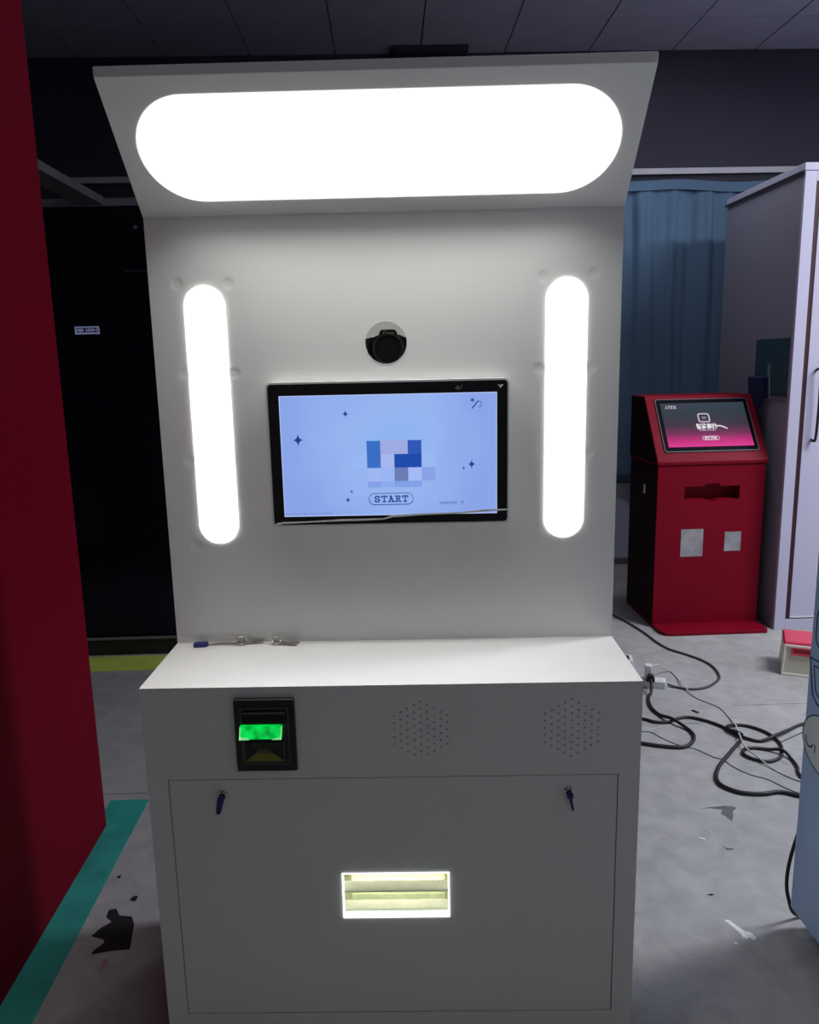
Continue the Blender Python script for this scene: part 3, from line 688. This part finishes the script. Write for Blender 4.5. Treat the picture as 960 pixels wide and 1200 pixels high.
q = [(1.779, .742), (1.52, .760), (1.50, .745), (1.51, .645), (1.53, .630), (1.735, .640), (1.757, .655), (1.779, .742)]; outline('panel_drawing', q, .004)
q = [(1.760, .728), (1.54, .745), (1.53, .66), (1.730, .660), (1.744, .668), (1.760, .728)]; outline('panel_drawing', q, .003)
ov = [(1.690+.096*math.cos(a*PI/24), .548+.072*math.sin(a*PI/24)) for a in range(48)]
build('oval_print', MB().prism(ov, FP, .0002, .0007), paleg, bm_)
outline('oval_drawing', ov+[ov[0]], .0032)
outline('curved_mark', [(1.7695, .542), (1.768, .529), (1.757, .522), (1.745, .524), (1.738, .533)], .0045)
outline('curved_mark', [(1.728, .536), (1.728, .520)], .0045)
for yy in (-.10, -.62):
    for xx in (.06, .56):
        cs = build('caster', MB().cyl((xx-.012, yy, .026), .026, 'x', .024, 20), rubber, bm_, .003)
        build('caster_fork', MB().box(xx-.018, xx-.014, yy-.018, yy+.018, .026, .062).box(xx+.014, xx+.018, yy-.018, yy+.018, .026, .062).box(xx-.018, xx+.018, yy-.018, yy+.018, .056, .062), chrome, cs)

# ------------------------------------------------------------------ cables on the floor, plugs, socket strip
def cable(label, pts, r, m, z=None, name='cable'):
    P = [(p[0], p[1], (p[2] if len(p) > 2 else r+.0002)) for p in pts]
    o = build(name, MB().tube(spline(P, 6), r, 8), m, None, smooth=True)
    return tag(o, label, 'cable', 'cables lying on the floor at the right')
C1 = [(1.259, 4.299), (1.302, 4.165), (1.339, 3.999), (1.36, 3.839), (1.387, 3.744), (1.441, 3.669), (1.49, 3.589), (1.511, 3.499), (1.496, 3.389), (1.455, 3.325), (1.384, 3.267), (1.307, 3.255), (1.254, 3.282), (1.222, 3.300, .012)]
C1 = [(1.20, 4.60), (1.225, 4.42)]+C1
cable('dark grey cable curving over the floor from behind the kiosk to the socket strip', C1, .0055, greycab)
C2 = [(1.150, 3.325, .085), (1.200, 3.37, .080), (1.255, 3.44, .03), (1.285, 3.47, .004), (1.297, 3.455, .004), (1.299, 3.391, .004), (1.290, 3.287, .0125), (1.299, 3.182, .004), (1.335, 3.118), (1.363, 3.066), (1.364, 2.978), (1.352, 2.89, .012), (1.342, 2.86, .016), (1.325, 2.80, .022), (1.305, 2.70, .018), (1.317, 2.63, .016), (1.344, 2.561), (1.373, 2.504), (1.401, 2.471), (1.45, 2.42)]
cable('thin white cable running from the white adapter across the floor to the right', C2, .0030, whitecab)
C3 = [(1.134, 3.268, .050), (1.128, 3.235, .040), (1.118, 3.210, .015), (1.097, 3.178, .0072), (1.077, 3.087), (1.088, 3.009), (1.117, 2.944, .0195), (1.155, 2.88), (1.158, 2.821), (1.13, 2.767), (1.082, 2.733), (1.015, 2.743), (.936, 2.774), (.80, 2.83)]
cable('thick black cable from the black plug looping back behind the white kiosk', C3, .0070, rubber)
C4 = [(.86, 3.04), (1.003, 2.983), (1.048, 2.949), (1.104, 2.945, .006), (1.152, 2.973), (1.202, 2.98), (1.255, 2.944), (1.298, 2.89), (1.330, 2.815, .007), (1.358, 2.779), (1.396, 2.761), (1.46, 2.781, .018), (1.545, 2.843), (1.63, 2.891), (1.78, 2.93)]
cable('black cable waving from the white kiosk to the far right in the tangle', C4, .0062, rubber)
C5 = [(1.335, 2.790, .020), (1.322, 2.820, .020), (1.309, 2.84, .016), (1.312, 2.875, .014), (1.358, 2.9), (1.407, 2.882), (1.447, 2.83), (1.458, 2.770, .007), (1.455, 2.73), (1.437, 2.682, .007), (1.404, 2.632), (1.349, 2.607), (1.307, 2.627), (1.284, 2.666, .007), (1.306, 2.702, .007), (1.345, 2.71), (1.391, 2.694, .007), (1.429, 2.665, .018), (1.441, 2.621), (1.433, 2.563), (1.414, 2.509), (1.42, 2.40)]
cable('black cable lying in two overlapping loops at the middle of the tangle', C5, .0060, rubber)
C6 = [(1.322, 2.770, .008), (1.283, 2.728), (1.228, 2.661, .013), (1.163, 2.59), (1.122, 2.52), (1.112, 2.467), (1.135, 2.428), (1.172, 2.404), (1.232, 2.396), (1.291, 2.404), (1.34, 2.379), (1.42, 2.33)]
cable('thick black cable in the wide curve lying nearest of the tangle', C6, .0070, rubber)
C7 = [(.93, 2.885), (.979, 2.876), (1.008, 2.868), (1.032, 2.82, .0016), (1.074, 2.761), (1.13, 2.721, .0016), (1.168, 2.662), (1.196, 2.638), (1.212, 2.586), (1.246, 2.531), (1.294, 2.493), (1.32, 2.446), (1.354, 2.402), (1.42, 2.36)]
cable('thin dark wire running diagonally under the black cables to the right', C7, .0015, greycab, name='wire')
C8 = [(.93, 2.892), (1.017, 2.897), (1.097, 2.925), (1.168, 2.942), (1.235, 2.932), (1.30, 2.95)]
cable('faint grey wire between the white kiosk and the tangle crossing', C8, .0012, greyplate, name='wire')
C9 = [(1.468, 2.755), (1.544, 2.800), (1.611, 2.838), (1.72, 2.88)]
cable('thin dark wire following the black cable at the far right', C9, .0018, greycab, name='wire')
cable('black cable hanging down behind the left edge of the blue machine', [(1.06, 1.83, .36), (1.03, 1.81, .26), (1.010, 1.803, .19), (1.002, 1.80, .125), (1.010, 1.80, .07), (1.04, 1.81, .012), (1.12, 1.83, .006)], .0048, rubber)

sp_ = thing('socket_strip', 'white socket strip on the floor beside the white kiosk', 'socket strip', (1.205, 3.272, 0), -.30)
build('strip_body', MB().box(-.30, 0, 0, .052, .0, .034), whitepl, sp_, .004)
for k in range(4):
    build('socket', MB().prism(stadium(-.052-k*.062, -.012-k*.062, .010, .042, .004, 3), XY, .0342, .0352), inner, sp_)
ad_ = thing('power_adapter', 'upright white power adapter plugged into the socket strip', 'adapter', (1.118, 3.302, .0355), -.30)
build('adapter_body', MB().box(0, .030, 0, .034, 0, .068), whitepl, ad_, .003)
pg = thing('power_plug', 'black plug in the socket strip in front of the white adapter', 'plug', (1.137, 3.276, .0355), -.30)
build('plug_body', MB().prism([(-.019, 0), (.019, 0), (.018, .014), (.010, .032), (-.010, .032), (-.018, .014)], XZ, -.004, .022), rubber, pg, .003)
pg2 = thing('power_plug', 'black plug half hidden behind the right edge of the worktop', 'plug', (1.066, 3.312, .0355), -.30)
build('plug_body', MB().prism([(-.019, 0), (.019, 0), (.018, .018), (.010, .036), (-.010, .036), (-.018, .018)], XZ, -.004, .022), rubber, pg2, .003)
sx_ = thing('wall_socket_box', 'small white socket box on the floor behind the worktop corner', 'socket', (1.135, 3.60, 0), -.2)
build('box_body', MB().box(-.07, .02, -.05, .03, 0, .028), whitepl, sx_, .003)
build('socket_face', MB().box(-.055, .004, -.035, .015, .0282, .030), blackmat, sx_)

# ------------------------------------------------------------------ marks and scraps on the floor
def flat(name, pts, th, m, label, cat, z=.0002):
    return tag(build(name, MB().prism(pts, XY, z, z+th), m), label, cat, {'scuff': 'white marks on the floor', 'stain': 'dark stains on the floor', 'chip': 'dark chips on the floor', 'scrap': 'scraps on the floor'}.get(cat))
flat('black_scrap', [(-0.815, 1.845), (-0.801, 1.874), (-0.779, 1.897), (-0.801, 1.917), (-0.803, 1.945), (-0.785, 1.948), (-0.767, 1.92), (-0.732, 1.914), (-0.716, 1.884), (-0.698, 1.792), (-0.749, 1.788), (-0.791, 1.778), (-0.791, 1.79), (-0.772, 1.818), (-0.78, 1.832)],
     .0012, blackmat, 'torn black scrap lying on the floor between teal tape and kiosk', 'scrap')
flat('pink_scrap', [(-0.754, 1.724), (-0.753, 1.761), (-0.74, 1.758), (-0.743, 1.721)], .001, pinkm, 'small pink paper strip on the floor near the torn black scrap', 'scrap')
def chips():
    mb = MB()
    for x, y, r in ((-.822, 2.087, .005), (-.749, 1.99, .009), (-.744, 1.984, .005)):
        mb.prism([(x+r*math.cos(k*PI/3)*(1 if k % 2 else .6), y+r*math.sin(k*PI/3)) for k in range(6)], XY, .0002, .002)
    return mb
for x, y, r, lb in ((-.822, 2.087, .006, 'tiny dark chip on the floor right of the teal tape, farther one'), (-.747, 1.988, .011, 'dark chip on the floor behind the torn black scrap, nearer one')):
    flat('floor_chip', [(x+r*math.cos(k*PI/3)*(1 if k % 2 else .6), y+r*math.sin(k*PI/3)) for k in range(6)], .002, blackmat, lb, 'chip')
flat('floor_stain', [(0.997, 2.331), (1.02, 2.337), (1.078, 2.343), (1.100, 2.338), (1.111, 2.328), (1.098, 2.318), (1.088, 2.308), (1.078, 2.28), (1.063, 2.255), (1.054, 2.286), (1.045, 2.300), (1.060, 2.322), (1.02, 2.333)], .0005, darkstain, 'dark patch on the floor in front of the black cable tangle', 'stain')
flat('floor_stain', [(.980, 2.128), (.990, 2.118), (1.008, 2.116), (1.006, 2.112), (.985, 2.108), (.978, 2.135)], .0005, darkstain, 'small dark smear on the floor nearer than the dark patch', 'stain')
flat('floor_scuff', [(.849, 1.815), (.865, 1.814), (.876, 1.788), (.886, 1.772), (.900, 1.766), (.905, 1.745), (.895, 1.738), (.885, 1.748), (.876, 1.741), (.874, 1.752), (.868, 1.742), (.872, 1.761), (.866, 1.776), (.860, 1.792)], .0005, paper, 'white paint scuff on the floor left of the blue machine', 'scuff')
flat('floor_scuff', [(.920, 2.175), (.930, 2.177), (.945, 2.169), (.938, 2.166)], .0005, paper, 'tiny white fleck on the floor nearer than the dark patch', 'scuff')
flat('floor_scuff', [(.840, 1.733), (.846, 1.736), (.850, 1.729), (.844, 1.725)], .0005, paper, 'tiny white dot on the floor left of the white paint scuff', 'scuff')
flat('floor_chip', [(.845, 1.914), (.860, 1.918), (.866, 1.914), (.855, 1.911)], .001, blackmat, 'thin dark sliver on the floor above the white paint scuff', 'chip')
flat('floor_chip', [(1.236, 3.052), (1.246, 3.056), (1.262, 3.030), (1.250, 3.026)], .003, blackmat, 'small black bit on the floor between white cable and black cable', 'chip')
# dark saw joint in the concrete
for x0, x1, y in ((-3.3, -.55, 2.548), (1.42, 4.2, 3.088)):
    build('saw_joint', MB().box(x0, x1, y-.0014, y+.0014, .0001, .0004), darkstain, fl_)
